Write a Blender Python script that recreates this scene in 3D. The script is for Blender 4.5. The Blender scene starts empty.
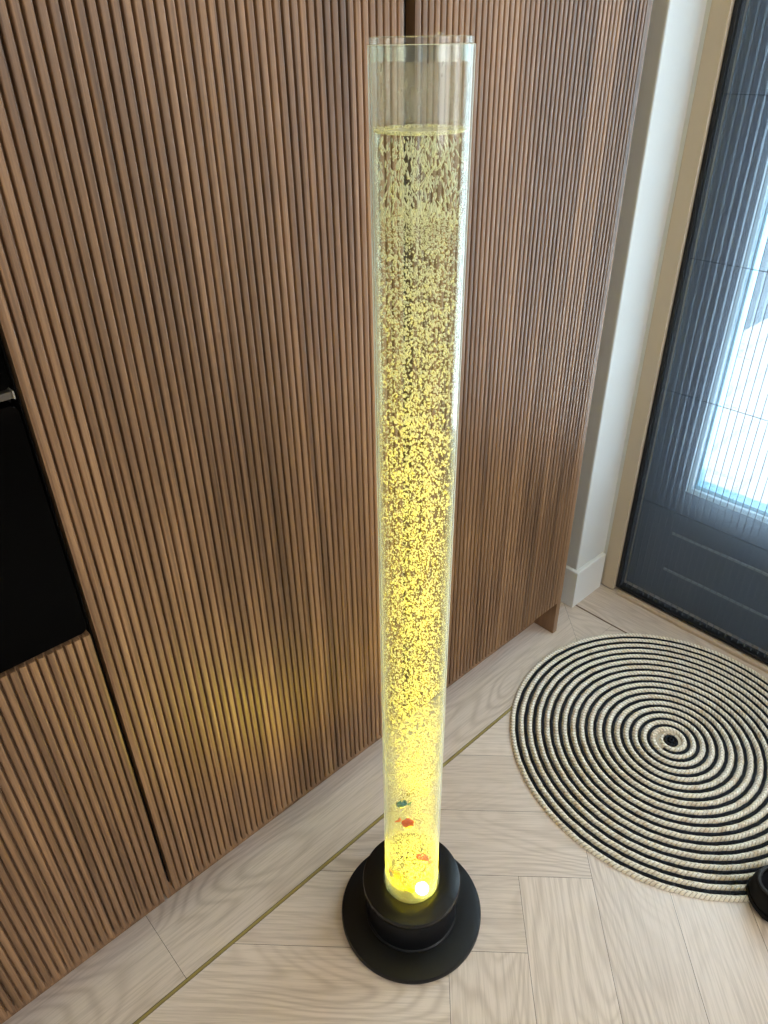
import bpy, bmesh, math, random
import numpy as np
from mathutils import Vector, Matrix
random.seed(7); rng = np.random.default_rng(11)
sc = bpy.context.scene
COL = sc.collection
PI = math.pi

# ------------------------------------------------------------------ helpers
def tag(o, label=None, cat=None, group=None, kind=None):
    if label: o['label'] = label
    if cat: o['category'] = cat
    if group: o['group'] = group
    if kind: o['kind'] = kind
    return o

def empty(name, loc, label, cat, group=None, rot=(0, 0, 0)):
    o = bpy.data.objects.new(name, None); COL.objects.link(o)
    o.location = loc; o.rotation_euler = rot; o.empty_display_size = .05
    return tag(o, label, cat, group)

def link(name, me, mats, parent=None):
    for m in (mats if isinstance(mats, (list, tuple)) else [mats]): me.materials.append(m)
    o = bpy.data.objects.new(name, me); COL.objects.link(o)
    if parent: o.parent = parent
    return o

def obj(name, bm, mats, parent=None, smooth=False, recalc=True):
    if recalc: bmesh.ops.recalc_face_normals(bm, faces=bm.faces)
    me = bpy.data.meshes.new(name); bm.to_mesh(me); bm.free()
    if smooth:
        for f in me.polygons: f.use_smooth = True
    return link(name, me, mats, parent)

def smooth_by_angle(o, deg=35):
    me = o.data
    bm = bmesh.new(); bm.from_mesh(me)
    for f in bm.faces: f.smooth = True
    for e in bm.edges:
        e.smooth = not (len(e.link_faces) == 2 and e.calc_face_angle(0) > math.radians(deg))
    bm.to_mesh(me); bm.free()
    return o

def box(bm, x0, x1, y0, y1, z0, z1, mi=0, bev=0.0):
    vs = [bm.verts.new((x, y, z)) for x in (x0, x1) for y in (y0, y1) for z in (z0, z1)]
    fs = []
    for idx in ((0,1,3,2),(4,6,7,5),(0,4,5,1),(2,3,7,6),(0,2,6,4),(1,5,7,3)):
        f = bm.faces.new([vs[i] for i in idx]); f.material_index = mi; fs.append(f)
    if bev > 0:
        es = set(e for f in fs for e in f.edges)
        r = bmesh.ops.bevel(bm, geom=list(es), offset=bev, segments=2, profile=.5, affect='EDGES')
        for f in r['faces']: f.material_index = mi
    return vs

def boxobj(name, dims, mat, parent=None, bev=0.0):
    bm = bmesh.new(); box(bm, *dims, bev=bev); return obj(name, bm, mat, parent)

def lathe(bm, prof, n=96, cx=0, cy=0, mi=0, closed=False):
    rings = []
    for r, z in prof:
        if r < 1e-6: rings.append([bm.verts.new((cx, cy, z))])
        else: rings.append([bm.verts.new((cx + r*math.cos(2*PI*i/n), cy + r*math.sin(2*PI*i/n), z)) for i in range(n)])
    pairs = list(zip(rings, rings[1:]))
    if closed: pairs.append((rings[-1], rings[0]))
    for a, b in pairs:
        for i in range(n):
            j = (i+1) % n
            if len(a) == 1 and len(b) == 1: continue
            if len(a) == 1: f = bm.faces.new((a[0], b[j], b[i]))
            elif len(b) == 1: f = bm.faces.new((a[i], a[j], b[0]))
            else: f = bm.faces.new((a[i], a[j], b[j], b[i]))
            f.material_index = mi

def tube(bm, pts, r, n=8, mi=0):
    pts = [Vector(p) for p in pts]; rings = []
    for i, p in enumerate(pts):
        t = (pts[min(i+1, len(pts)-1)] - pts[max(i-1, 0)]).normalized()
        u = t.orthogonal().normalized() if i == 0 else (u - t*u.dot(t)).normalized()
        v = t.cross(u); rr = r[i] if isinstance(r, (list, tuple)) else r
        rings.append([bm.verts.new(p + (u*math.cos(2*PI*k/n) + v*math.sin(2*PI*k/n))*rr) for k in range(n)])
    for a, b in zip(rings, rings[1:]):
        for k in range(n):
            f = bm.faces.new((a[k], a[(k+1) % n], b[(k+1) % n], b[k])); f.material_index = mi
    bm.faces.new(rings[0][::-1]).material_index = mi; bm.faces.new(rings[-1]).material_index = mi

# ------------------------------------------------------------------ materials
def srgb(r, g, b):
    f = lambda c: (c/255/12.92) if c/255 <= .04045 else ((c/255+.055)/1.055)**2.4
    return (f(r), f(g), f(b), 1)

class NT:
    def __init__(s, name):
        s.m = bpy.data.materials.new(name); s.m.use_nodes = True
        s.t = s.m.node_tree; s.t.nodes.clear()
        s.out = s.n('ShaderNodeOutputMaterial')
    def n(s, typ, **kw):
        nd = s.t.nodes.new(typ)
        for k, v in kw.items():
            if k.startswith('i_'): nd.inputs[k[2:].replace('_', ' ')].default_value = v
            else: setattr(nd, k, v)
        return nd
    def l(s, a, b): s.t.links.new(a, b)
    def math(s, op, a, b=None, clamp=False):
        nd = s.n('ShaderNodeMath', operation=op, use_clamp=clamp)
        for i, v in enumerate((a, b)):
            if v is None: continue
            if isinstance(v, (int, float)): nd.inputs[i].default_value = v
            else: s.l(v, nd.inputs[i])
        return nd.outputs[0]
    def ramp(s, fac, stops):
        nd = s.n('ShaderNodeValToRGB'); el = nd.color_ramp.elements
        while len(el) < len(stops): el.new(.5)
        for e, (p, c) in zip(el, stops): e.position = p; e.color = c
        s.l(fac, nd.inputs[0]); return nd.outputs[0]
    def mixc(s, fac, a, b, mode='MIX'):
        nd = s.n('ShaderNodeMix', data_type='RGBA', blend_type=mode)
        for sock, v in ((nd.inputs[0], fac), (nd.inputs[6], a), (nd.inputs[7], b)):
            if isinstance(v, (int, float, tuple)): sock.default_value = v
            else: s.l(v, sock)
        return nd.outputs[2]
    def mixs(s, fac, a, b):
        nd = s.n('ShaderNodeMixShader')
        if isinstance(fac, (int, float)): nd.inputs[0].default_value = fac
        else: s.l(fac, nd.inputs[0])
        s.l(a, nd.inputs[1]); s.l(b, nd.inputs[2]); return nd.outputs[0]
    def done(s, sh): s.l(sh, s.out.inputs[0]); return s.m
    def mapping(s, vec, scale=(1, 1, 1), loc=(0, 0, 0), rot=(0, 0, 0)):
        nd = s.n('ShaderNodeMapping'); nd.inputs['Scale'].default_value = scale
        nd.inputs['Location'].default_value = loc; nd.inputs['Rotation'].default_value = rot
        s.l(vec, nd.inputs[0]); return nd.outputs[0]
    def noise(s, vec, scale, detail=4, rough=.55, dist=0.0):
        nd = s.n('ShaderNodeTexNoise'); nd.inputs['Scale'].default_value = scale
        nd.inputs['Detail'].default_value = detail; nd.inputs['Roughness'].default_value = rough
        nd.inputs['Distortion'].default_value = dist
        s.l(vec, nd.inputs['Vector']); return nd.outputs[0]
    def bump(s, h, strength, dist):
        nd = s.n('ShaderNodeBump'); nd.inputs['Strength'].default_value = strength
        nd.inputs['Distance'].default_value = dist; s.l(h, nd.inputs['Height']); return nd.outputs[0]

def plain(name, col, rough=.5, spec=.5, metal=0.0, noise=0.0, nscale=40):
    t = NT(name); b = t.n('ShaderNodeBsdfPrincipled')
    b.inputs['Base Color'].default_value = col; b.inputs['Roughness'].default_value = rough
    b.inputs['Specular IOR Level'].default_value = spec; b.inputs['Metallic'].default_value = metal
    if noise:
        g = t.n('ShaderNodeNewGeometry'); nz = t.noise(g.outputs['Position'], nscale, 4)
        c = t.mixc(nz, tuple(v*(1-noise) for v in col[:3])+(1,), tuple(min(1, v*(1+noise)) for v in col[:3])+(1,))
        t.l(c, b.inputs['Base Color'])
        t.l(t.bump(nz, .15, .001), b.inputs['Normal'])
    return t.done(b.outputs[0])

def walnut(name, pitch):
    t = NT(name); g = t.n('ShaderNodeNewGeometry'); P = g.outputs['Position']
    sx = t.n('ShaderNodeSeparateXYZ'); t.l(P, sx.inputs[0])
    # wide drifting veneer figure, fine streaks, and a tone for each slat
    fig = t.noise(t.mapping(P, (9, 1, .7)), 1.0, 3, .5, .6)
    fine = t.noise(t.mapping(P, (420, 60, 5)), 1.0, 4, .6)
    mid = t.noise(t.mapping(P, (110, 20, 1.6)), 1.0, 3, .5)
    knot = t.noise(t.mapping(P, (7, 1, 2.2), (3.1, 0, .4)), 1.0, 2, .5, 1.2)
    sl = t.math('FLOOR', t.math('DIVIDE', sx.outputs[0], pitch))
    wn = t.n('ShaderNodeTexWhiteNoise', noise_dimensions='1D'); t.l(sl, wn.inputs['W'])
    f = t.math('ADD', t.math('MULTIPLY', fig, .55), t.math('MULTIPLY', mid, .35))
    f = t.math('ADD', f, t.math('MULTIPLY', t.math('SUBTRACT', fine, .5), .45))
    f = t.math('ADD', f, t.math('MULTIPLY', t.math('SUBTRACT', wn.outputs[0], .5), .10), True)
    c = t.ramp(f, [(.22, srgb(74, 53, 38)), (.42, srgb(122, 91, 66)), (.58, srgb(152, 116, 85)), (.8, srgb(188, 151, 115))])
    kf = t.ramp(knot, [(.68, (0, 0, 0, 1)), (.80, (1, 1, 1, 1))])
    kf2 = t.math('MULTIPLY', kf, .45)
    c = t.mixc(kf2, c, srgb(74, 54, 44))
    b = t.n('ShaderNodeBsdfPrincipled'); t.l(c, b.inputs['Base Color'])
    b.inputs['Roughness'].default_value = .42; b.inputs['Specular IOR Level'].default_value = .4
    t.l(t.bump(fine, .12, .0006), b.inputs['Normal'])
    return t.done(b.outputs[0])

def oak_floor():
    t = NT('pale_oak_boards'); uv = t.n('ShaderNodeUVMap'); uv.uv_map = 'grain'
    at = t.n('ShaderNodeAttribute'); at.attribute_name = 'board'; rnd = at.outputs['Fac']
    V = uv.outputs[0]
    off = t.n('ShaderNodeCombineXYZ'); t.l(t.math('MULTIPLY', rnd, 37.0), off.inputs[0]); t.l(t.math('MULTIPLY', rnd, 91.0), off.inputs[2])
    va = t.n('ShaderNodeVectorMath', operation='ADD'); t.l(V, va.inputs[0]); t.l(off.outputs[0], va.inputs[1]); V = va.outputs[0]
    # cathedral figure: contour lines of a stretched noise field
    field = t.noise(t.mapping(V, (1.5, 5.4, 1)), 1.0, 1.5, .45, .3)
    ring = t.math('SINE', t.math('MULTIPLY', field, 185.0))
    ring = t.math('POWER', t.math('ADD', t.math('MULTIPLY', ring, .5), .5), 2.2)
    amount = t.noise(t.mapping(V, (2.0, 3.0, 1), (9, 4, 0)), 1.0, 2)
    amt = t.ramp(amount, [(.42, (.18, .18, .18, 1)), (.66, (1, 1, 1, 1))])
    fine = t.noise(t.mapping(V, (9, 260, 1)), 1.0, 4, .65)
    pores = t.ramp(fine, [(.36, (0, 0, 0, 1)), (.56, (1, 1, 1, 1))])
    c = t.mixc(t.math('MULTIPLY', t.math('MULTIPLY', ring, amt), .50), srgb(222, 207, 195), srgb(168, 147, 131))
    c = t.mixc(t.math('MULTIPLY', t.math('SUBTRACT', 1.0, pores), .3), c, srgb(150, 130, 112))
    tone = t.ramp(rnd, [(0, (.93, .92, .91, 1)), (1, (1.04, 1.04, 1.04, 1))])
    c = t.mixc(1.0, c, tone, 'MULTIPLY')
    b = t.n('ShaderNodeBsdfPrincipled'); t.l(c, b.inputs['Base Color'])
    b.inputs['Roughness'].default_value = .32; b.inputs['Specular IOR Level'].default_value = .5
    t.l(t.bump(t.math('ADD', fine, t.math('MULTIPLY', ring, -.3)), .2, .0006), b.inputs['Normal'])
    return t.done(b.outputs[0])

def facing_pow(t, p):
    lw = t.n('ShaderNodeLayerWeight'); lw.inputs['Blend'].default_value = .5
    return t.math('POWER', lw.outputs['Facing'], p)

def acrylic(name, base=.035, k=.75, rim=.35, tint=(.97, .985, .97, 1), p=4.0, prim=9.0, rough=.03):
    t = NT(name)
    tr = t.n('ShaderNodeBsdfTransparent'); tr.inputs[0].default_value = tint
    gl = t.n('ShaderNodeBsdfGlossy'); gl.inputs['Roughness'].default_value = rough
    gl.inputs['Color'].default_value = (1, 1, 1, 1)
    s = t.mixs(t.math('ADD', t.math('MULTIPLY', facing_pow(t, p), k), base, True), tr.outputs[0], gl.outputs[0])
    if rim:  # pale edge colour painted in for light refracted along the silhouette
        d = t.n('ShaderNodeBsdfDiffuse'); d.inputs[0].default_value = (.9, .95, .95, 1)
        tl = t.n('ShaderNodeBsdfTranslucent'); tl.inputs[0].default_value = (.9, .95, .95, 1)
        dd = t.mixs(.5, d.outputs[0], tl.outputs[0])
        s = t.mixs(t.math('MULTIPLY', facing_pow(t, prim), rim), s, dd)
    return t.done(s)

def bubble_mat(name, clear, col=(.93, .92, .80, 1), glint=.12):
    t = NT(name)
    d = t.n('ShaderNodeBsdfDiffuse'); d.inputs[0].default_value = col
    tl = t.n('ShaderNodeBsdfTranslucent'); tl.inputs[0].default_value = col
    gl = t.n('ShaderNodeBsdfGlossy'); gl.inputs['Roughness'].default_value = .12
    tr = t.n('ShaderNodeBsdfTransparent')
    s = t.mixs(.5, d.outputs[0], tl.outputs[0])
    s = t.mixs(glint, s, gl.outputs[0])
    return t.done(t.mixs(clear, s, tr.outputs[0]))

def emit(name, col, s):
    t = NT(name); e = t.n('ShaderNodeEmission'); e.inputs[0].default_value = col; e.inputs[1].default_value = s
    return t.done(e.outputs[0])

def braid_mat(name, c0, c1, c2, freq):
    # plaited strands: chevrons along the braid (u along, v across 0..1)
    t = NT(name); uv = t.n('ShaderNodeUVMap'); uv.uv_map = 'braid'
    s = t.n('ShaderNodeSeparateXYZ'); t.l(uv.outputs[0], s.inputs[0])
    g = t.n('ShaderNodeNewGeometry')
    tri = t.math('ABSOLUTE', t.math('SUBTRACT', s.outputs[1], .5))
    ph = t.math('ADD', t.math('MULTIPLY', s.outputs[0], freq), t.math('MULTIPLY', tri, 1.5))
    w = t.math('ADD', t.math('MULTIPLY', t.math('SINE', t.math('MULTIPLY', ph, 2*PI)), .5), .5)
    nz = t.noise(g.outputs['Position'], 420, 3)
    big = t.noise(g.outputs['Position'], 38, 3)
    c = t.mixc(t.ramp(nz, [(.3, (0, 0, 0, 1)), (.7, (1, 1, 1, 1))]), c0, c1)
    c = t.mixc(t.math('MULTIPLY', t.ramp(big, [(.5, (0, 0, 0, 1)), (.7, (1, 1, 1, 1))]), .5), c, c2)
    gap = t.ramp(w, [(0, (.55, .52, .48, 1)), (.25, (1, 1, 1, 1))])
    c = t.mixc(1.0, c, gap, 'MULTIPLY')
    b = t.n('ShaderNodeBsdfPrincipled'); t.l(c, b.inputs['Base Color'])
    b.inputs['Roughness'].default_value = .85; b.inputs['Specular IOR Level'].default_value = .15
    t.l(t.bump(t.math('ADD', w, t.math('MULTIPLY', nz, .5)), .6, .0018), b.inputs['Normal'])
    return t.done(b.outputs[0])

def screen_mat():
    t = NT('pleated_screen_mesh')
    tr = t.n('ShaderNodeBsdfTransparent'); tr.inputs[0].default_value = (.93, .97, 1, 1)
    d = t.n('ShaderNodeBsdfDiffuse'); d.inputs[0].default_value = srgb(150, 160, 176)
    tl = t.n('ShaderNodeBsdfTranslucent'); tl.inputs[0].default_value = srgb(205, 220, 238)
    return t.done(t.mixs(.36, tr.outputs[0], t.mixs(.52, d.outputs[0], tl.outputs[0])))

def brick_mat(name, c1, c2, mortar, sx, rough=.9, squash=.25):
    t = NT(name); g = t.n('ShaderNodeTexCoord')
    br = t.n('ShaderNodeTexBrick'); t.l(g.outputs['UV'], br.inputs['Vector'])
    br.inputs['Scale'].default_value = sx; br.inputs['Color1'].default_value = c1
    br.inputs['Color2'].default_value = c2; br.inputs['Mortar'].default_value = mortar
    br.inputs['Mortar Size'].default_value = .015
    b = t.n('ShaderNodeBsdfPrincipled'); t.l(br.outputs[0], b.inputs['Base Color']); b.inputs['Roughness'].default_value = rough
    return t.done(b.outputs[0])

PITCH = .0127
M = dict(
    walnut=walnut('walnut_slats', PITCH),
    floor=oak_floor(),
    gap=plain('dark_joint', srgb(70, 58, 48), .9),
    brass=plain('brass_strip', srgb(176, 160, 98), .3, .5, .35),
    black=plain('black_plastic', srgb(13, 14, 18), .42, .3, noise=.08, nscale=200),
    blackg=plain('black_gloss_plastic', srgb(13, 14, 17), .27, .35),
    inner=plain('cabinet_interior_black', srgb(16, 13, 12), .8),
    ovenglass=plain('black_oven_glass', srgb(2, 2, 2), .05, .03),
    steel=plain('dark_steel', srgb(84, 78, 72), .5, .4, .6),
    steel2=plain('brushed_steel_end', srgb(140, 134, 124), .45, .4, .6),
    wallw=plain('white_paint', srgb(206, 206, 203), .75, .3, noise=.015, nscale=90),
    base=plain('white_gloss_paint', srgb(222, 222, 220), .4, .4),
    ceil=plain('ceiling_paint', srgb(238, 238, 236), .9, .2),
    frame=plain('cream_door_frame', srgb(192, 176, 154), .4, .4),
    doorp=plain('anthracite_door', srgb(84, 95, 114), .28, .5),
    bead=plain('daylit_tint_bead', srgb(190, 215, 225), .35, .5),  # outdoor light put into the bead's pale blue colour
    sill=plain('pale_threshold', srgb(196, 176, 154), .5, .4),
    track=plain('black_track', srgb(24, 26, 32), .45, .4),
    fold=plain('screen_fold', srgb(78, 86, 98), .7, .2),
    cord=plain('screen_cord', srgb(50, 58, 68), .7, .2),
    screen=screen_mat(),
    acryl=acrylic('clear_acrylic', .025, .42, .95, prim=6.0, rough=.06),
    lid=acrylic('clear_lid_acrylic', .05, .3, .25, (.94, .95, .92, 1), 3.0, 2.5, .15),
    water=acrylic('clear_water', .01, .35, .7, (.99, .99, .93, 1), 5.0, 4.0, .08),
    bubble=bubble_mat('air_bubbles', .38),
    froth=bubble_mat('froth_bubbles', .25),
    drop=bubble_mat('condensation', .55, glint=.4),
    led=emit('led_lens_lit', (1, .86, .16, 1), 45),
    orange=plain('orange_fish_plastic', srgb(255, 100, 0), .4),
    yellow=plain('amber_fish_plastic', srgb(250, 170, 20), .4),
    teal=plain('teal_fish_plastic', srgb(20, 120, 130), .4),
    green=plain('green_fish_plastic', srgb(40, 150, 30), .4),
    eye=plain('fish_eye_black', srgb(10, 10, 10), .3),
    jute=braid_mat('cream_jute_braid', srgb(236, 225, 206), srgb(252, 246, 234), srgb(196, 160, 122), 105),
    navy=braid_mat('black_jute_braid', srgb(22, 26, 34), srgb(38, 42, 50), srgb(30, 36, 44), 140),
    shoe=plain('black_shoe_rubber', srgb(13, 13, 15), .7, .2, noise=.1, nscale=300),
    shoein=plain('shoe_lining', srgb(14, 16, 22), .9, .2),
    rim=plain('shoe_collar', srgb(42, 42, 45), .6, .3),
)
def glass():
    t = NT('door_pane_glass'); tr = t.n('ShaderNodeBsdfTransparent'); tr.inputs[0].default_value = (.92, .97, .97, 1)
    gl = t.n('ShaderNodeBsdfGlossy'); gl.inputs['Roughness'].default_value = .02
    return t.done(t.mixs(t.math('ADD', t.math('MULTIPLY', facing_pow(t, 4), .5), .04, True), tr.outputs[0], gl.outputs[0]))
M['glass'] = glass()

# ------------------------------------------------------------------ dimensions (metres, lamp axis at the origin)
YC = .2911                      # cabinet fronts
ZB, ZD, ZT = .1165, .7765, 2.30 # door bottom, drawer top, cabinet top
XL0, XL1 = -.3472, .2617        # left tall door
XR0, XR1 = .2834, .8766         # right tall door
XE = .8950                      # outer face of the end panel
XD = 1.18                       # door wall
SY = .333                       # front of the wall stub
CEIL = 2.60
RX0, RY0, RY1 = -2.6, -3.2, .90

# ------------------------------------------------------------------ room shell
def floor():
    w = .153; L = 5*w
    a0, b0 = .225, -.076
    verts, faces, uvs, rnd, mats = [], [], [], [], []
    X0, X1, Y0, Y1 = RX0, 1.034, RY0, .1905
    def clip(poly):
        def cl(P, ax, v, keep_less):
            out = []
            for i in range(len(P)):
                p, q = P[i], P[(i+1) % len(P)]
                ip = (p[ax] <= v) == keep_less or p[ax] == v
                iq = (q[ax] <= v) == keep_less or q[ax] == v
                if ip: out.append(p)
                if ip != iq:
                    t = (v-p[ax])/(q[ax]-p[ax]); out.append(tuple(p[k]+t*(q[k]-p[k]) for k in (0, 1)))
            return out
        for ax, v, less in ((0, X0, False), (0, X1, True), (1, Y0, False), (1, Y1, True)):
            poly = cl(poly, ax, v, less)
            if len(poly) < 3: return []
        return poly
    def board(poly, org, du, r):
        if len(poly) < 3: return
        base = len(verts); dv = (-du[1], du[0])
        for x, y in poly: verts.append((x, y, 0.0))
        faces.append(list(range(base, base+len(poly)))); mats.append(0)
        for x, y in poly:
            ex, ey = x-org[0], y-org[1]
            uvs.append((ex*du[0]+ey*du[1], ex*dv[0]+ey*dv[1])); rnd.append(r)
    s2 = 1/math.sqrt(2)
    def ab(a, b): return ((a+b)*s2, (b-a)*s2)    # a runs (1,-1), b runs (1,1)
    g = .0004
    def rect(a1, a2, b1, b2):
        return [ab(a1+g, b1+g), ab(a2-g, b1+g), ab(a2-g, b2-g), ab(a1+g, b2-g)]
    for k in range(-40, 40):
        for m in range(-6, 7):
            ar = a0 + k*w + m*2*L; bb = b0 + k*w
            q = rect(ar-L, ar, bb, bb+w)
            P = clip(q)
            if P: board(P, ab(ar-L, bb), (s2, -s2), random.random())
            al = a0 + k*w; bt = .077 + k*w + m*2*L
            q = rect(al, al+w, bt-L, bt)
            P = clip(q)
            if P: board(P, ab(al, bt-L), (s2, s2), random.random())
    # border boards along the cabinets and along the door
    cut = [RX0, -1.75, -.398, .962]
    for x0, x1 in zip(cut, cut[1:]):
        if x1 > .9: P = [(x0+g, .1985), (.8806, .1985), (1.0335, .3696), (1.0335, YC+.62), (x0+g, YC+.62)]
        else: P = [(x0+g, .1985), (x1-g, .1985), (x1-g, YC+.62), (x0+g, YC+.62)]
        board(P, (x0, .1985), (1, 0), random.random()*.4+.3)
    board([(.8746, .1909), (1.0335, .1909), (1.0335, .3686)], (.9, .2), (0, 1), .45)
    board([(1.039, -.30), (1.30, -.30), (1.30, .62), (1.039, .62)], (1.04, -.3), (0, 1), .1)
    board([(1.039, RY0), (1.30, RY0), (1.30, -.301), (1.039, -.301)], (1.04, RY0), (0, 1), .5)
    n = len(verts)
    verts += [(RX0-.1, RY0-.1, -.0012), (1.32, RY0-.1, -.0012), (1.32, 1.0, -.0012), (RX0-.1, 1.0, -.0012),
              (RX0-.1, RY0-.1, -.05), (1.32, RY0-.1, -.05), (1.32, 1.0, -.05), (RX0-.1, 1.0, -.05)]
    for f in ((0,1,2,3),(7,6,5,4),(0,4,5,1),(1,5,6,2),(2,6,7,3),(3,7,4,0)): faces.append([n+i for i in f]); mats.append(1)
    me = bpy.data.meshes.new('floor'); me.from_pydata(verts, [], faces); me.update()
    ul = me.uv_layers.new(name='grain'); at = me.attributes.new('board', 'FLOAT', 'POINT')
    for i, r in enumerate(rnd): at.data[i].value = r
    for p in me.polygons:
        p.material_index = mats[p.index]
        for li in p.loop_indices:
            vi = me.loops[li].vertex_index
            if vi < len(uvs): ul.data[li].uv = uvs[vi]
    return tag(link('floor', me, [M['floor'], M['gap']]), kind='structure')
floor()
def struct(name, o): return tag(o, kind='structure')
bm = bmesh.new(); box(bm, RX0, .88, .1918, .1970, -.0011, .0008)
struct('trim', obj('trim_1', bm, M['brass']))
bm = bmesh.new(); box(bm, 1.0342, 1.0384, -.9, .318, -.0011, .0004)
struct('trim', obj('trim_4', bm, plain('brown_joint_strip', srgb(112, 86, 66), .5)))

def wall_with_hole(name, axis, pos, thick, u0, u1, z1, holes, mat):
    """A wall in plane x=pos or y=pos, made of blocks around rectangular openings (u0,u1,z0,z1)."""
    bm = bmesh.new()
    us = sorted({u0, u1, *[h[0] for h in holes], *[h[1] for h in holes]})
    for a, b in zip(us, us[1:]):
        hs = [h for h in holes if h[0] <= a+1e-6 and h[1] >= b-1e-6]
        spans = [(0, z1)] if not hs else [(0, hs[0][2]), (hs[0][3], z1)]
        for s0, s1 in spans:
            if s1-s0 < 1e-4: continue
            if axis == 'x': box(bm, pos, pos+thick, a, b, s0, s1)
            else: box(bm, a, b, pos, pos+thick, s0, s1)
    return struct(name, obj(name, bm, mat))
DY0, DY1, DZ = -.70, .3225, 2.12      # door opening
W2 = (-1.8, -1.2, 1.05, 2.25)        # side window further along the door wall
wall_with_hole('wall_right', 'x', XD, .12, RY0, SY, CEIL, [(DY0, DY1, -.0, DZ), W2], M['wallw'])
W1 = (-2.9, -2.0, .45, 2.25)
wall_with_hole('wall_left', 'x', RX0-.12, .12, RY0, RY1, CEIL, [W1], M['wallw'])
W3 = (-.4, 1.05, 1.0, 2.3)  # unseen opening added to go with the front fill light
wall_with_hole('wall_front', 'y', RY0-.12, .12, RX0-.12, XD+.12, CEIL, [W3], M['wallw'])
bm = bmesh.new(); box(bm, RX0-.12, 1.03, RY1, RY1+.12, 0, CEIL)
struct('wall_back', obj('wall_back', bm, M['wallw']))
bm = bmesh.new(); box(bm, 1.03, XD+.12, SY, RY1+.12, 0, CEIL, bev=.004)
struct('stub', obj('wall_stub', bm, M['wallw']))
boxobj('ceiling', (RX0-.12, XD+.12, RY0-.12, RY1+.12, CEIL, CEIL+.1), M['ceil'])['kind'] = 'structure'
# baseboard around the stub: a chamfered board on both faces
def skirting(name, x0, x1, y0, y1, h=.132):
    bm = bmesh.new(); box(bm, x0, x1, y0, y1, .0005, h, bev=.0035); return struct(name, obj(name, bm, M['base']))
bm = bmesh.new()
pl = [(1.0165, .3195), (1.168, .3195), (1.168, .3328), (1.0298, .3328), (1.0298, .72), (1.0165, .72)]
lo = [bm.verts.new((x, y, .0005)) for x, y in pl]; hi = [bm.verts.new((x, y, .132)) for x, y in pl]
bm.faces.new(lo[::-1]); tf = bm.faces.new(hi)
for i in range(6): bm.faces.new((lo[i], lo[(i+1) % 6], hi[(i+1) % 6], hi[i]))
bmesh.ops.bevel(bm, geom=[e for e in tf.edges], offset=.004, segments=2, profile=.5, affect='EDGES')
struct('b', obj('baseboard_stub', bm, M['base']))
# door frame (cream jamb, head)
bm = bmesh.new()
box(bm, 1.1785, 1.30, .279, .3225, .004, DZ, bev=.002)
box(bm, 1.1785, 1.30, DY0, DY0+.044, .004, DZ, bev=.002)
box(bm, 1.1785, 1.30, DY0+.044, .279, DZ-.05, DZ, bev=.002)
struct('t', obj('trim_2', bm, M['frame']))
bm = bmesh.new(); box(bm, 1.171, 1.187, DY0+.045, .262, .0005, .012, bev=.002)
struct('t', obj('trim_3', bm, M['sill']))

# outer door leaf with glazing
def door():
    x0, x1 = 1.255, 1.298; y0, y1 = DY0+.045, .278
    wy0, wy1, wz0, wz1 = -.53, .160, .392, 1.98
    bm = bmesh.new()
    box(bm, x0, x1, y0, wy0, .002, DZ-.05); box(bm, x0, x1, wy1, y1, .002, DZ-.05)
    box(bm, x0, x1, wy0, wy1, .002, wz0); box(bm, x0, x1, wy0, wy1, wz1, DZ-.05)
    d = struct('door_1', obj('door_1', bm, M['doorp']))
    # glazing bead: a sloped pale frame standing proud of the leaf
    bm = bmesh.new(); bw = .016
    for dims in ((x0-.006, x0+.004, wy0, wy0+bw, wz0, wz1), (x0-.006, x0+.004, wy1-bw, wy1, wz0, wz1),
                 (x0-.006, x0+.004, wy0+bw, wy1-bw, wz0, wz0+bw), (x0-.006, x0+.004, wy0+bw, wy1-bw, wz1-bw, wz1)):
        box(bm, *dims, bev=.0025)
    tag(obj('glazing_bead', bm, M['bead'], d), 'glazing bead with daylight in its pale blue-white tint')
    bm = bmesh.new(); b2 = .011
    a0, a1, c0, c1 = wy0+bw, wy1-bw, wz0+bw, wz1-bw
    for dims in ((x0+.004, x1, a0, a0+b2, c0, c1), (x0+.004, x1, a1-b2, a1, c0, c1),
                 (x0+.004, x1, a0+b2, a1-b2, c0, c0+b2), (x0+.004, x1, a0+b2, a1-b2, c1-b2, c1)):
        box(bm, *dims)
    tag(obj('sealing_frame', bm, plain('teal_seal', srgb(110, 170, 190), .4), d), 'teal inner edge of the glazing')
    tag(boxobj('glass_pane', (x0+.020, x0+.026, a0+.002, a1-.002, c0+.002, c1-.002), M['glass'], d), 'clear glass pane')
    for z in (.243, .112):
        bm = bmesh.new(); box(bm, x0-.005, x0+.001, -.50, .168, z-.004, z+.004, bev=.002)
        tag(obj('moulding', bm, plain('moulding_grey', srgb(150, 158, 170), .3), d), 'raised grey moulding line')
    return d
door()

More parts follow.
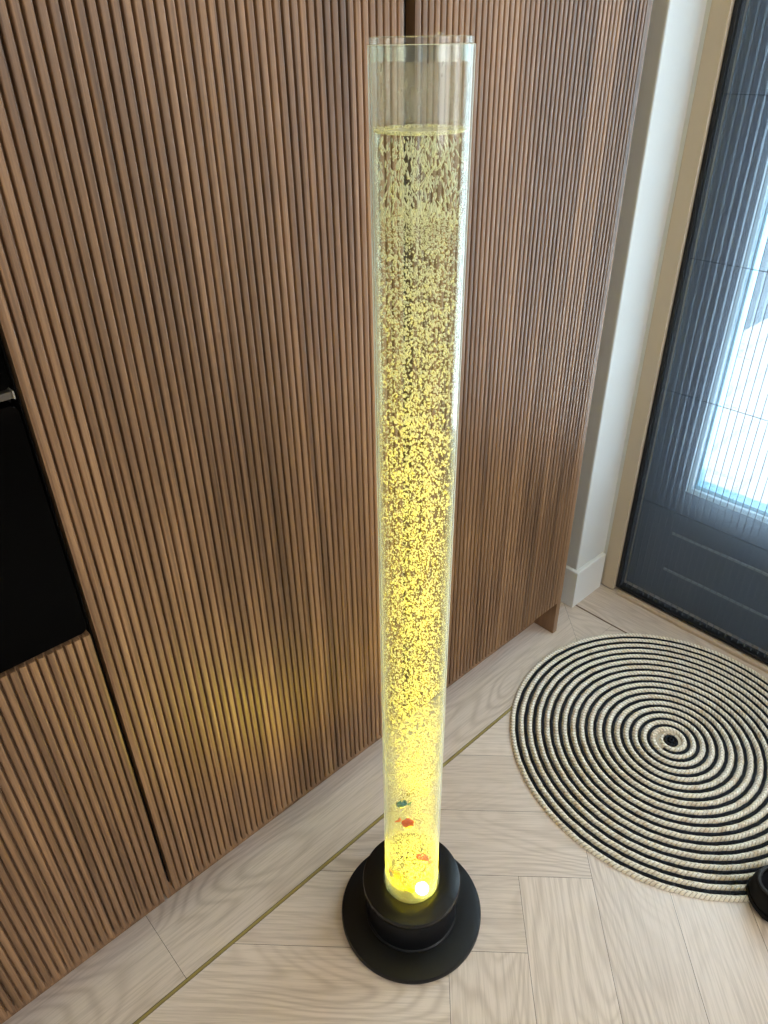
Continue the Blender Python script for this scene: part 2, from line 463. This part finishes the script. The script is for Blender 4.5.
# ------------------------------------------------------------------ pleated insect screen
def screen():
    root = empty('pleated_insect_screen', (1.205, 0, .013), 'grey pleated insect screen drawn across the dark glazed door', 'insect screen')
    y0, y1, z1 = DY0+.060, .2665, DZ-.06-.013
    bm = bmesh.new(); box(bm, -.016, .016, .2672, .2782, 0, z1, bev=.0015)
    tag(obj('side_track', bm, M['track'], root), 'black side track')
    bm = bmesh.new(); box(bm, -.014, .014, y0, y1, -.0005, .008, bev=.001)
    tag(obj('bottom_rail', bm, M['track'], root), 'black bottom rail')
    pp = .0094; amp = .0042
    n = int((y1-y0)/pp); bm = bmesh.new(); prev = None
    for i in range(n+1):
        y = y1 - i*pp; x = -amp if i % 2 == 0 else amp
        a, b = bm.verts.new((x, y, .0085)), bm.verts.new((x, y, z1-.005))
        if prev: bm.faces.new((prev[0], a, b, prev[1])).material_index = 0
        prev = (a, b)
    for i in range(0, n+1, 2):
        y = y1 - i*pp
        box(bm, -amp-.0011, -amp-.0001, y-.0007, y+.0007, .0085, z1-.005, mi=1)
    obj('pleated_mesh', bm, [M['screen'], M['fold']], root, recalc=False)
    for z in (1.372, 1.028, .690, .348):
        bm = bmesh.new(); tube(bm, [(-amp-.0022, y1, z-.013), (-amp-.0022, y0, z-.013)], .0008, 6)
        obj('cord', bm, M['cord'], root)
screen()

# ------------------------------------------------------------------ outside the door
def uvplane(name, quad, mat, scale=1.0, thick=.1):
    P = [Vector(q) for q in quad]
    nrm = (P[1]-P[0]).cross(P[3]-P[0]).normalized()
    bm = bmesh.new(); top = [bm.verts.new(p) for p in P]; bot = [bm.verts.new(p-nrm*thick) for p in P]
    f = bm.faces.new(top); uv = bm.loops.layers.uv.new('UVMap')
    eu = (P[1]-P[0]).normalized(); ev = nrm.cross(eu)
    bm.faces.new(bot[::-1])
    for i in range(4): bm.faces.new((top[i], bot[i], bot[(i+1) % 4], top[(i+1) % 4]))
    for fc in bm.faces:
        for lp in fc.loops:
            d = lp.vert.co-P[0]; lp[uv].uv = (d.dot(eu)*scale, d.dot(ev)*scale)
    return obj(name, bm, mat)
o = uvplane('exterior_paving', [(1.32, -9, -.05), (12, -9, -.05), (12, 1.15, -.05), (1.32, 1.15, -.05)],
            brick_mat('pale_pavers', srgb(232, 230, 226), srgb(226, 224, 220), srgb(196, 194, 192), 1.0), 1.1)
tag(o, kind='structure')
o = uvplane('exterior_garden_wall', [(1.6, 1.15, -.05), (12, 1.15, -.05), (12, 1.15, 2.3), (1.6, 1.15, 2.3)],
            brick_mat('painted_bricks', srgb(88, 100, 106), srgb(82, 95, 102), srgb(106, 117, 123), 3.0), 1.0)
tag(o, kind='structure')
bm = bmesh.new(); 
lathe(bm, [(0, .012), (.09, .012), (.10, .006), (.10, 0), (0, 0)], 40)
o = obj('red_wall_plate', bm, plain('red_enamel', srgb(225, 60, 70), .5)); o.location = (4.02, 1.1495, .60); o.rotation_euler = (PI/2, 0, 0)
tag(o, 'small round red plate on the pale brick wall outside the door', 'wall plate')

# ------------------------------------------------------------------ fluted cabinet fronts
def fluted(name, x0, x1, z0, z1, n, parent, thick=.02):
    p = (x1-x0)/n; g = .0035; d = .0090
    prof = []
    for i in range(n):
        a = x0 + i*p
        xs = [(a+.0002, d)] if i == 0 else []
        prof += [(a+g/2 if i else a+.0006, d if i else .0012)] if i else [(a, .0012)]
        for q, yy in ((.0, .0010), (.06, .00035), (.25, .0001), (.5, 0), (.75, .0001), (.94, .00035), (1.0, .0010)):
            prof.append((a+g/2 + (p-g)*q, yy))
        if i < n-1: prof.append((a+p-g/2, d))
        else: prof.append((x1, .0012))
    bm = bmesh.new()
    lo = [bm.verts.new((x, y, z0)) for x, y in prof]; hi = [bm.verts.new((x, y, z1)) for x, y in prof]
    for i in range(len(prof)-1): bm.faces.new((lo[i], lo[i+1], hi[i+1], hi[i]))
    bl = [bm.verts.new((x, thick, z)) for x, z in ((x0, z0), (x1, z0), (x1, z1), (x0, z1))]
    bm.faces.new((bl[3], bl[2], bl[1], bl[0]))
    bm.faces.new([bl[0], bl[1]] + lo[::-1]); bm.faces.new(hi + [bl[2], bl[3]])
    bm.faces.new((bl[0], lo[0], hi[0], bl[3])); bm.faces.new((lo[-1], bl[1], bl[2], hi[-1]))
    o = obj(name, bm, M['walnut'], parent); smooth_by_angle(o, 50)
    return o
TK = .02
def tall_cabinet(name, x0, x1, fx0, fx1, n, label, endpanel=False):
    root = empty(name, ((x0+x1)/2, YC, 0), label, 'cabinet')
    ox = -(x0+x1)/2
    o = fluted('door', fx0+ox, fx1+ox, ZB, ZT, n, root)
    tag(o, 'vertically slatted walnut door')
    bm = bmesh.new(); box(bm, x0+ox, x1+ox - (.0188 if endpanel else 0), TK+.002, .60, ZB+.002, ZT)
    tag(obj('carcass', bm, M['inner'], root), 'dark cabinet body')
    bm = bmesh.new(); box(bm, x0+ox, x1+ox-(.0188 if endpanel else 0), .068, .084, .0005, ZB+.001)
    tag(obj('plinth', bm, M['walnut'], root), 'recessed walnut plinth')
    if endpanel:
        bm = bmesh.new(); box(bm, x1+ox-.0183, x1+ox, .0, .60, .0005, ZT, bev=.001)
        tag(obj('end_panel', bm, M['walnut'], root), 'plain walnut end panel reaching the floor')
    return root
tall_cabinet('tall_cabinet', -.3485, .2690, XL0, XL1, 48, 'tall walnut slatted cabinet left of the bubble tube, beside the black oven')
tall_cabinet('tall_cabinet', .2695, XE, XR0, XR1, 47, 'tall walnut slatted cabinet nearest the glazed door, with an end panel foot', True)

OX0, OX1 = -.957, -.3555
def oven_housing():
    root = empty('oven_housing', ((OX0+OX1)/2, YC, 0), 'walnut oven housing with a slatted drawer below the black oven', 'cabinet')
    ox = -(OX0+OX1)/2
    tag(fluted('drawer_front', OX0+ox, OX1+ox, ZB, ZD, 48, root), 'slatted walnut drawer front')
    bm = bmesh.new()
    for dims in ((OX0+ox, OX0+ox+.018, TK+.010, .60, ZB+.002, ZT), (OX1+ox-.012, OX1+ox+.0045, TK+.026, .60, ZB+.002, ZT),
                 (OX0+ox+.018, OX1+ox-.012, .58, .60, ZB+.002, ZT), (OX0+ox+.018, OX1+ox-.012, TK+.002, .58, ZB+.002, ZD-.004),
                 (OX0+ox+.018, OX1+ox-.012, TK+.002, .58, 1.62, ZT)):
        box(bm, *dims)
    tag(obj('carcass', bm, M['inner'], root), 'dark cabinet body')
    bm = bmesh.new(); box(bm, OX0+ox, OX1+ox, .068, .084, .0005, ZB+.001); tag(obj('plinth', bm, M['walnut'], root), 'recessed walnut plinth')
oven_housing()
def oven(name, z0, z1, label, trimz=None):
    root = empty(name, ((OX0+OX1)/2, YC, z0), label, 'oven')
    ox = -(OX0+OX1)/2; h = z1-z0
    bm = bmesh.new(); box(bm, OX0+ox+.022, OX1+ox-.016, .024, .56, .002, h-.002)
    obj('body', bm, M['inner'], root)
    # glass door: rounded-corner slab
    bm = bmesh.new()
    zz0 = .012 if trimz else 0.0
    r = .008; a0, a1, c0, c1 = OX0+ox+.002, OX1+ox-.0015, zz0, h-.003
    pts = []
    for cx, cz, s in ((a1-r, c1-r, 0), (a0+r, c1-r, 1), (a0+r, c0+r, 2), (a1-r, c0+r, 3)):
        for k in range(7):
            an = PI/2*s + PI/2*k/6; pts.append((cx+r*math.cos(an), cz+r*math.sin(an)))
    f = [bm.verts.new((x, .0, z)) for x, z in pts]; b = [bm.verts.new((x, .022, z)) for x, z in pts]
    ff = bm.faces.new(f); bm.faces.new(b[::-1])
    for i in range(len(f)): bm.faces.new((f[i], f[(i+1) % len(f)], b[(i+1) % len(f)], b[i]))
    bmesh.ops.bevel(bm, geom=list(ff.edges), offset=.0012, segments=2, profile=.5, affect='EDGES')
    tag(obj('glass_door', bm, M['ovenglass'], root), 'black glass oven door')
    if trimz:
        bm = bmesh.new(); box(bm, OX0+ox+.010, OX1+ox-.0035, -.001, .018, .000, .0085, bev=.0008)
        t = tag(obj('trim_strip', bm, M['steel'], root), 'dull steel trim strip')
        bm = bmesh.new(); box(bm, OX1+ox-.0033, OX1+ox-.0008, -.002, .018, -.0005, .0090, bev=.0006)
        tag(obj('end_cap', bm, M['steel2'], t), 'lighter steel end cap')
    else:
        bm = bmesh.new(); tube(bm, [(OX0+ox+.06, -.035, h-.06), (OX1+ox-.20, -.035, h-.06)], .007, 12)
        for x in (OX0+ox+.08, OX1+ox-.22): tube(bm, [(x, -.035, h-.06), (x, .001, h-.06)], .005, 10)
        obj('handle', bm, M['steel'], root)
    return root
oven('built_in_oven', ZD+.008, 1.1325, 'black glass oven above the slatted drawer')
oven('compact_oven', 1.1375, 1.60, 'upper black oven with a steel strip along its bottom edge', True)

# ------------------------------------------------------------------ the bubble tube lamp
TUBE_R, TUBE_RI = .0500, .0475
Z0, ZTOP, ZW = .104, 1.4695, 1.3985
LED_P = (.002, -.027)
def lamp():
    root = empty('bubble_tube_lamp', (0, 0, 0), 'tall clear bubble tube lamp glowing yellow on a round black base', 'lamp')
    bm = bmesh.new()
    lathe(bm, [(0, .0005), (.137, .0005), (.1395, .003), (.1395, .011), (.138, .0145), (.130, .0165), (.1, .018), (0, .018)], 128)
    smooth_by_angle(obj('base_disc', bm, M['black'], root), 40)
    bm = bmesh.new()
    lathe(bm, [(0, .0182), (.0915, .0182), (.0918, .0210), (.0905, .0225), (.0890, .0235), (.0885, .040), (.0885, .1035), (0, .1035)], 128)
    smooth_by_angle(obj('neck', bm, M['black'], root), 40)
    bm = bmesh.new()
    lathe(bm, [(.0536, .1037), (.0925, .1037), (.0940, .1055), (.0940, .1150), (.0930, .1185), (.0910, .1196), (.0600, .1205), (.0536, .1205)], 128, closed=True)
    smooth_by_angle(obj('flange', bm, M['blackg'], root), 40)
    # tube wall
    bm = bmesh.new(); lathe(bm, [(TUBE_R, Z0), (TUBE_R, ZTOP-.0004), (TUBE_R-.0004, ZTOP), (TUBE_RI+.0004, ZTOP), (TUBE_RI, ZTOP-.0004), (TUBE_RI, Z0)], 128, closed=True)
    for f in bm.faces:
        if min(v.co.z for v in f.verts) > ZTOP-.0006: f.material_index = 1
    o = obj('tube', bm, [M['acryl'], M['froth']], root); smooth_by_angle(o, 40); tag(o, 'clear acrylic tube')
    bm = bmesh.new(); lathe(bm, [(.0503, .1040), (.0530, .1040), (.0530, .126), (.0520, .1285), (.0503, .1295)], 128, closed=True)
    o = obj('collar', bm, acrylic('clear_collar', .06, .5, .6, (.95, .97, .93, 1), 3.0, 4.0, .1), root); smooth_by_angle(o, 40); tag(o, 'clear collar at the foot of the tube')
    # lid
    bm = bmesh.new(); lathe(bm, [(0, 1.4757), (.0455, 1.4757), (.0480, 1.4750), (.0480, 1.4702), (.0471, 1.4698), (.0471, 1.4560), (.0430, 1.4560), (.0430, 1.4690), (0, 1.4690)], 96)
    lid = obj('lid', bm, M['lid'], root); smooth_by_angle(lid, 40); tag(lid, 'clear push-in lid')
    bm = bmesh.new(); lathe(bm, [(0, 1.4785), (.0025, 1.4782), (.0035, 1.4772), (.0035, 1.4758), (0, 1.4758)], 24, -.006, -.028)
    tag(obj('plug', bm, M['lid'], lid), 'small clear plug')
    # bottom plate and lit LED lens
    bm = bmesh.new(); lathe(bm, [(0, Z0+.0002), (.0460, Z0+.0002), (.0460, Z0+.004), (.0, Z0+.005)], 64)
    obj('bottom_plate', bm, plain('pale_bottom_plate', srgb(120, 118, 105), .4), root)
    bm = bmesh.new(); lathe(bm, [(.0130, Z0+.0052), (.0122, Z0+.0085), (.0085, Z0+.0110), (.004, Z0+.0122), (0, Z0+.0126)], 32, *LED_P)
    lathe(bm, [(0, Z0+.0051), (.0130, Z0+.0052)], 32, *LED_P)
    tag(obj('led_lens', bm, M['led'], root, smooth=True), 'lit led lens')
    bm = bmesh.new(); lathe(bm, [(TUBE_RI-.0003, ZW+.004), (TUBE_RI-.0003, 1.4555)], 96)
    t = NT('condensation_film'); g = t.n('ShaderNodeNewGeometry')
    nz = t.noise(t.mapping(g.outputs['Position'], (60, 60, 18)), 1.0, 4, .6)
    d = t.n('ShaderNodeBsdfDiffuse'); tl = t.n('ShaderNodeBsdfTranslucent'); tr = t.n('ShaderNodeBsdfTransparent')
    for q in (d, tl): q.inputs[0].default_value = (.62, .56, .47, 1)
    fm = t.done(t.mixs(t.ramp(nz, [(.3, (.05, .05, .05, 1)), (.7, (.45, .45, .45, 1))]), tr.outputs[0], t.mixs(.5, d.outputs[0], tl.outputs[0])))
    tag(obj('condensation', bm, fm, root, smooth=True), 'misty condensation on the inner wall above the water')
    # water
    zb = Z0+.0135; R = TUBE_RI-.0002
    bm = bmesh.new(); lathe(bm, [(0, zb), (R, zb), (R, ZW+.0018), (R-.0012, ZW+.0006), (R-.004, ZW), (0, ZW)], 96)
    o = obj('water', bm, M['water'], root); smooth_by_angle(o, 40); tag(o, 'clear water filling the tube almost to its top')
    return root
LAMP = lamp()

FISH = [((-.0270, -.0110, .3300), 'orange', -40, 35, .034, 'plastic_fish', 'bright orange plastic fish in the glowing tube, directly below the teal fish'),
        ((-.0290, -.0075, .3800), 'teal', 145, -10, .026, 'plastic_fish', 'teal plastic fish in the glowing tube, above the orange fish'),
        ((.0040, -.0300, .2080), 'orange', 130, -35, .036, 'plastic_fish', 'deep orange plastic fish low in the tube on its right side'),
        ((-.0370, .0060, .1640), 'yellow', -60, 25, .030, 'plastic_fish', 'amber plastic fish low in the tube on its left side'),
        ((-.0270, -.0230, .1330), 'green', -45, 10, .020, 'plastic_fish', 'small green plastic fish at the bottom beside the lit led')]
def fish(loc, col, rz, tilt, L, name, label):
    root = empty(name, loc, label, 'plastic fish', 'plastic fish inside the bubble tube', (0, math.radians(tilt), math.radians(rz)))
    bm = bmesh.new(); n, m = 12, 14; rings = []
    for i in range(n+1):
        s = i/n; x = L*(.5-s*.78); w = math.sin(PI*min(1, max(.02, s**.8)))**.8
        h, wd = L*.33*max(w, .10), L*.13*max(w, .10)
        rings.append([bm.verts.new((x, wd*math.cos(2*PI*k/m), h*math.sin(2*PI*k/m))) for k in range(m)])
    for a, b in zip(rings, rings[1:]):
        for k in range(m): bm.faces.new((a[k], a[(k+1) % m], b[(k+1) % m], b[k]))
    bm.faces.new(rings[0]); bm.faces.new(rings[-1][::-1])
    obj('body', bm, M[col], root, smooth=True)
    def fin(nm, pts):
        bm = bmesh.new(); t = L*.02
        a = [bm.verts.new((x*L, -t, z*L)) for x, z in pts]; b = [bm.verts.new((x*L, t, z*L)) for x, z in pts]
        bm.faces.new(a); bm.faces.new(b[::-1])
        for i in range(len(a)): bm.faces.new((a[i], b[i], b[(i+1) % len(a)], a[(i+1) % len(a)]))
        obj(nm, bm, M[col], root)
    fin('tail_fin', [(-.24, 0), (-.34, .10), (-.52, .24), (-.46, 0), (-.52, -.24), (-.34, -.10)])
    fin('dorsal_fin', [(.22, .20), (.05, .40), (-.14, .36), (-.20, .12)])
    bm = bmesh.new()
    for s in (-1, 1):
        bmesh.ops.create_icosphere(bm, subdivisions=1, radius=L*.035, matrix=Matrix.Translation((L*.30, s*L*.085, L*.06)))
    obj('eye', bm, M['eye'], root, smooth=True)
for f in FISH: fish(*f)

# ------------------------------------------------------------------ bubbles
def ico(sub):
    bm = bmesh.new(); bmesh.ops.create_icosphere(bm, subdivisions=sub, radius=1.0)
    v = np.array([x.co[:] for x in bm.verts]); f = np.array([[q.index for q in p.verts] for p in bm.faces]); bm.free()
    return v, f
def spheres(name, P, R, mat, parent, sub=1, stretch=1.0, tilt=0.25):
    v, f = ico(sub); n = len(P); nv, nf = len(v), len(f)
    A = rng.normal(0, tilt, (n, 2)); S = 1 + (stretch-1)*rng.random(n)
    X = np.empty((n, nv, 3))
    z = v[None, :, 2]*S[:, None]
    X[:, :, 0] = v[None, :, 0] + z*A[:, 0:1]; X[:, :, 1] = v[None, :, 1] + z*A[:, 1:2]; X[:, :, 2] = z
    X = X*R[:, None, None] + P[:, None, :]
    F = (f[None] + (np.arange(n)*nv)[:, None, None]).reshape(-1, 3)
    me = bpy.data.meshes.new(name)
    me.vertices.add(n*nv); me.vertices.foreach_set('co', X.reshape(-1).astype(np.float32))
    me.loops.add(len(F)*3); me.loops.foreach_set('vertex_index', F.reshape(-1).astype(np.int32))
    me.polygons.add(len(F)); me.polygons.foreach_set('loop_start', (np.arange(len(F))*3).astype(np.int32))
    me.polygons.foreach_set('use_smooth', np.ones(len(F), dtype=bool))
    me.update(calc_edges=True)
    return link(name, me, mat, parent)
def cyl(n, rmax, z0, z1):
    r = rmax*np.sqrt(rng.random(n)); a = rng.random(n)*2*PI
    return np.stack([r*np.cos(a), r*np.sin(a), z0+(z1-z0)*rng.random(n)], 1)
def clear_of_fish(P, R):
    k = np.ones(len(P), bool)
    for f in FISH: k &= np.linalg.norm(P-np.array(f[0]), axis=1) > f[4]*.70+.005
    k &= ~((np.hypot(P[:, 0]-LED_P[0], P[:, 1]-LED_P[1]) < .014) & (P[:, 2] < Z0+.03))
    return P[k], R[k]
def bubbles():
    Ps, Rs = [], []
    for n, z0, z1, ra, rb in ((7800, Z0+.018, .50, .0006, .0014), (8600, .50, .95, .0005, .0014), (5600, .95, 1.292, .0006, .0017)):
        Ps.append(cyl(n, .0460, z0, z1)); Rs.append(ra + (rb-ra)*rng.random(n)**1.6)
    P, R = clear_of_fish(np.concatenate(Ps), np.concatenate(Rs))
    P2 = cyl(1900, .0455, 1.293, 1.325); R2 = .0004+.0004*rng.random(1900)
    spheres('bubbles', np.concatenate([P, P2]), np.concatenate([R, R2]), M['bubble'], LAMP, 1, 1.6)['kind'] = 'stuff'
    n = 640; P = cyl(n, .0448, 1.318, ZW-.007); R = .0006+.0007*rng.random(n)
    spheres('rising_bubbles', P, R, M['froth'], LAMP, 1, 6.0, .30)['kind'] = 'stuff'
    n = 900; a = rng.random(n)*2*PI; r = .0464-.012*rng.random(n)**2.2
    P = np.stack([r*np.cos(a), r*np.sin(a), ZW+.0004+.002*rng.random(n)], 1); R = .0004+.0009*rng.random(n)
    k = np.hypot(P[:, 0], P[:, 1])+R < .0472
    spheres('froth', P[k], R[k], M['froth'], LAMP, 1)['kind'] = 'stuff'
    n = 260; a = rng.random(n)*2*PI; z = ZW+.003+.036*rng.random(n)**2.0
    P = np.stack([.0467*np.cos(a), .0467*np.sin(a), z], 1); R = .0002+.0005*rng.random(n)
    spheres('condensation_droplets', P, R, M['drop'], LAMP, 1)['kind'] = 'stuff'
bubbles()

# ------------------------------------------------------------------ braided round mat
def mat_():
    cx, cy, Rm, p = .7650, -.1470, .3975, .0217
    mb = bpy.data.meshes.new('door_mat'); V, F, UV, MI = [], [], [], []
    def ribbon(rin, rout, th0, th1, height, mi, zbase=.0015):
        steps = int((th1-th0)/(2*PI)*150)+2; m = 7; base = len(V); s = 0.0; prev = None
        for i in range(steps):
            th = th0+(th1-th0)*i/(steps-1)
            ri, ro = rin(th), rout(th); rm = (ri+ro)/2
            wob = .0004*math.sin(th*53.0+mi)+.0003*math.sin(th*29.3)
            if prev is not None: s += rm*abs(th-prev)
            prev = th
            for k in range(m):
                q = k/(m-1); r = ri+(ro-ri)*q + wob
                hz = zbase + height*math.sin(PI*q)**.55 if 0 < k < m-1 else zbase-.001
                V.append((r*math.cos(th), r*math.sin(th), hz)); UV.append((s, q))
        for i in range(steps-1):
            for k in range(m-1):
                a = base+i*m+k; F.append((a, a+1, a+m+1, a+m)); MI.append(mi)
    N = 17
    rb = lambda th: .0305 + p*th/(2*PI)             # inner radius of the dark braid
    wd = .0086
    T1 = 2*PI*16.45
    ribbon(rb, lambda th: rb(th)+wd, 0, T1, .0056, 1)
    ribbon(lambda th: max(.018, rb(th)-p+wd), lambda th: rb(th), -PI, T1+2*PI*1.02, .0070, 0)
    ribbon(lambda th: .0008, lambda th: .0090, 0, 2*PI, .0066, 1)
    ribbon(lambda th: .0090, lambda th: .0180, 0, 2*PI, .0062, 1)
    mb.from_pydata([(x+0, y, z) for x, y, z in V], [], F); mb.update()
    ul = mb.uv_layers.new(name='braid')
    for pol in mb.polygons:
        pol.material_index = MI[pol.index]; pol.use_smooth = True
        for li in pol.loop_indices: ul.data[li].uv = UV[mb.loops[li].vertex_index]
    # backing disc
    bm = bmesh.new(); bm.from_mesh(mb)
    r1 = rb(T1)
    lathe(bm, [(0, .0006), (Rm-.012, .0006), (Rm-.012, .0019), (0, .0019)], 96, mi=2); bm.to_mesh(mb); bm.free()
    for m_ in (M['jute'], M['navy'], M['jute']): mb.materials.append(m_)
    o = bpy.data.objects.new('door_mat', mb); COL.objects.link(o)
    o.location = (cx, cy, 0); o.rotation_euler = (0, 0, math.radians(-182))
    tag(o, 'round braided jute mat with black spiral on cream, before the door', 'mat')
mat_()

# ------------------------------------------------------------------ black shoe cut by the frame
def shoe():
    root = empty('slip_on_shoe', (.503, -.463, 0), 'black slip-on shoe standing on the edge of the round mat', 'shoe', rot=(0, 0, math.radians(-36)))
    # outline stations along x (heel at 0, toe at .27): half width, height of rim, sole height
    st = [(0, .004, .060), (.006, .022, .066), (.02, .033, .068), (.05, .038, .064), (.09, .039, .060), (.13, .043, .058), (.17, .048, .056), (.21, .047, .046), (.24, .038, .036), (.262, .022, .026), (.270, .006, .018)]
    st = [(x, w*1.3, h*.82) for x, w, h in st]
    z0 = .009
    bm = bmesh.new(); rings = []
    for x, w, h in st:
        rg = []
        for k in range(17):
            a = PI*k/16; c, s = math.cos(a), math.sin(a)
            rg.append(bm.verts.new((x, w*math.copysign(abs(c)**.55, c), z0+.008+(h-.008)*abs(s)**.6)))
        rings.append([bm.verts.new((x, w*.96, z0))] + rg + [bm.verts.new((x, -w*.96, z0))])
    for a, b in zip(rings, rings[1:]):
        for k in range(len(a)-1):
            xm = (a[k].co+a[k+1].co+b[k].co+b[k+1].co)/4
            op = ((xm.x-.068)/.062)**2 + (xm.y/.037)**2 < 1 and xm.z > .036
            if not op: bm.faces.new((a[k], a[k+1], b[k+1], b[k]))
        bm.faces.new((a[0], b[0], b[-1], a[-1]))
    bm.faces.new(rings[0]); bm.faces.new(rings[-1][::-1])
    o = obj('upper', bm, M['shoe'], root, smooth=True)
    md = o.modifiers.new('s', 'SUBSURF'); md.levels = 1; md.render_levels = 2
    bm = bmesh.new(); pts = [(.068+.064*math.cos(t), .040*math.sin(t), .0605-.0030*math.cos(t)) for t in [2*PI*i/36 for i in range(37)]]
    tube(bm, pts, .0036, 8); tag(obj('collar', bm, M['rim'], root, smooth=True), 'grey collar edge')
    bm = bmesh.new(); lathe(bm, [(0, 0), (.8, 0), (1.0, 1.0)], 32)
    for v in bm.verts: v.co = Vector((.068+v.co.x*.060, v.co.y*.036, .022+v.co.z*.030))
    obj('insole', bm, M['shoein'], root, smooth=True)
    bm = bmesh.new(); top = []; 
    prof = [(x, w*1.05+.001) for x, w, h in st]; loop = [(x, w) for x, w in prof]+[(x, -w) for x, w in prof[::-1]]
    a = [bm.verts.new((x, y, 0)) for x, y in loop]; b = [bm.verts.new((x, y, .011)) for x, y in loop]
    bm.faces.new(a[::-1]); bm.faces.new(b)
    for i in range(len(a)): bm.faces.new((a[i], a[(i+1) % len(a)], b[(i+1) % len(a)], b[i]))
    obj('sole', bm, M['shoe'], root)
    root.location.z = .0088
shoe()

# ------------------------------------------------------------------ light
w = bpy.data.worlds.new('sky'); sc.world = w; w.use_nodes = True
nt = w.node_tree; bg = nt.nodes['Background']
bg.inputs[0].default_value = (.78, .88, 1.0, 1); bg.inputs[1].default_value = 1.4

def light(name, typ, loc, energy, col=(1, 1, 1), rot=None, target=None, **kw):
    ld = bpy.data.lights.new(name, typ); ld.energy = energy; ld.color = col
    for k, v in kw.items(): setattr(ld, k, v)
    o = bpy.data.objects.new(name, ld); COL.objects.link(o); o.location = loc
    if target is not None: o.rotation_euler = (Vector(target)-Vector(loc)).to_track_quat('-Z', 'Y').to_euler()
    elif rot: o.rotation_euler = rot
    return o
light('sun', 'SUN', (4, -4, 6), 3.6, (1, .96, .9), target=(4.6, -1.6, 0), angle=math.radians(3))
# daylight through side window and door glass, plus an added front fill
light('front_fill_light', 'AREA', (.35, RY0+.02, 1.65), 21, (1, .97, .93), target=(.3, 0, 1.3), shape='RECTANGLE', size=1.4, size_y=1.2)  # added soft fill from the unseen front wall
light('daylight_side_window', 'AREA', (XD-.02, -1.5, 1.75), 10, (1, .98, .96), target=(0, -1.2, 1.5), shape='RECTANGLE', size=.5, size_y=1.1)
light('daylight_door_glass', 'AREA', (1.306, -.185, 1.2), 21, (.82, .92, 1), target=(0, -.185, 1.2), shape='RECTANGLE', size=.66, size_y=1.5)

# the LED under the water: a narrow beam up the tube, and a wide spill at its foot; more lamps added above
def led(name, power, ang, blend, z, r, const):
    o = light(name, 'SPOT', (LED_P[0]*.6, LED_P[1]*.6, z), power, (1, .77, .0), rot=(PI, 0, 0), spot_size=math.radians(ang), spot_blend=blend, shadow_soft_size=r)
    if const:
        ld = o.data; ld.use_nodes = True; t = ld.node_tree; e = t.nodes['Emission']
        f = t.nodes.new('ShaderNodeLightFalloff'); f.inputs['Strength'].default_value = 1.0
        t.links.new(f.outputs['Constant' if const == 2 else 'Linear'], e.inputs['Strength'])
    o.parent = LAMP
    return o
led('led_beam', 170, 28, .5, Z0+.02, .020, 2)
for zz, pw in ((.17, 190), (.22, 280), (.28, 370), (.36, 400), (.46, 400), (.58, 380), (.70, 310), (.82, 200), (.94, 80), (1.06, 16)):
    led('tube_fill_beam', pw, 27, .4, zz, .030, 2)  # extra lamps added inside the water for the light it would carry up
led('meniscus_fill_light', 14, 140, .5, 1.375, .030, 2)  # extra lamp added under the surface to yellow the froth
led('led_spill', 4.6, 150, .6, Z0+.02, .006, 0)

# ------------------------------------------------------------------ camera
f_px, yaw, pitch, roll = 722.02, .7393, -.5727, -.0164
fwd = Vector((math.sin(yaw)*math.cos(pitch), math.cos(yaw)*math.cos(pitch), math.sin(pitch)))
r = Vector((math.cos(yaw), -math.sin(yaw), 0)); u = r.cross(fwd)
r2 = r*math.cos(roll)+u*math.sin(roll); u2 = u*math.cos(roll)-r*math.sin(roll)
cam = bpy.data.cameras.new('camera'); co = bpy.data.objects.new('camera', cam); COL.objects.link(co)
mw = Matrix((r2, u2, -fwd)).transposed().to_4x4(); mw.translation = Vector((-.5635, -.5564, 1.4683)); co.matrix_world = mw
cam.sensor_fit = 'VERTICAL'; cam.sensor_height = 24; cam.lens = 24*f_px/1024; cam.clip_start = .02
sc.camera = co
sc.view_settings.view_transform = 'Standard'; sc.view_settings.look = 'None'
sc.view_settings.gamma = 1; sc.view_settings.use_curve_mapping = False; sc.view_settings.exposure = 0.17
sc.cycles.transparent_max_bounces = 64; sc.cycles.max_bounces = 10; sc.cycles.diffuse_bounces = 5
sc.cycles.sample_clamp_indirect = 6; sc.cycles.use_denoising = True
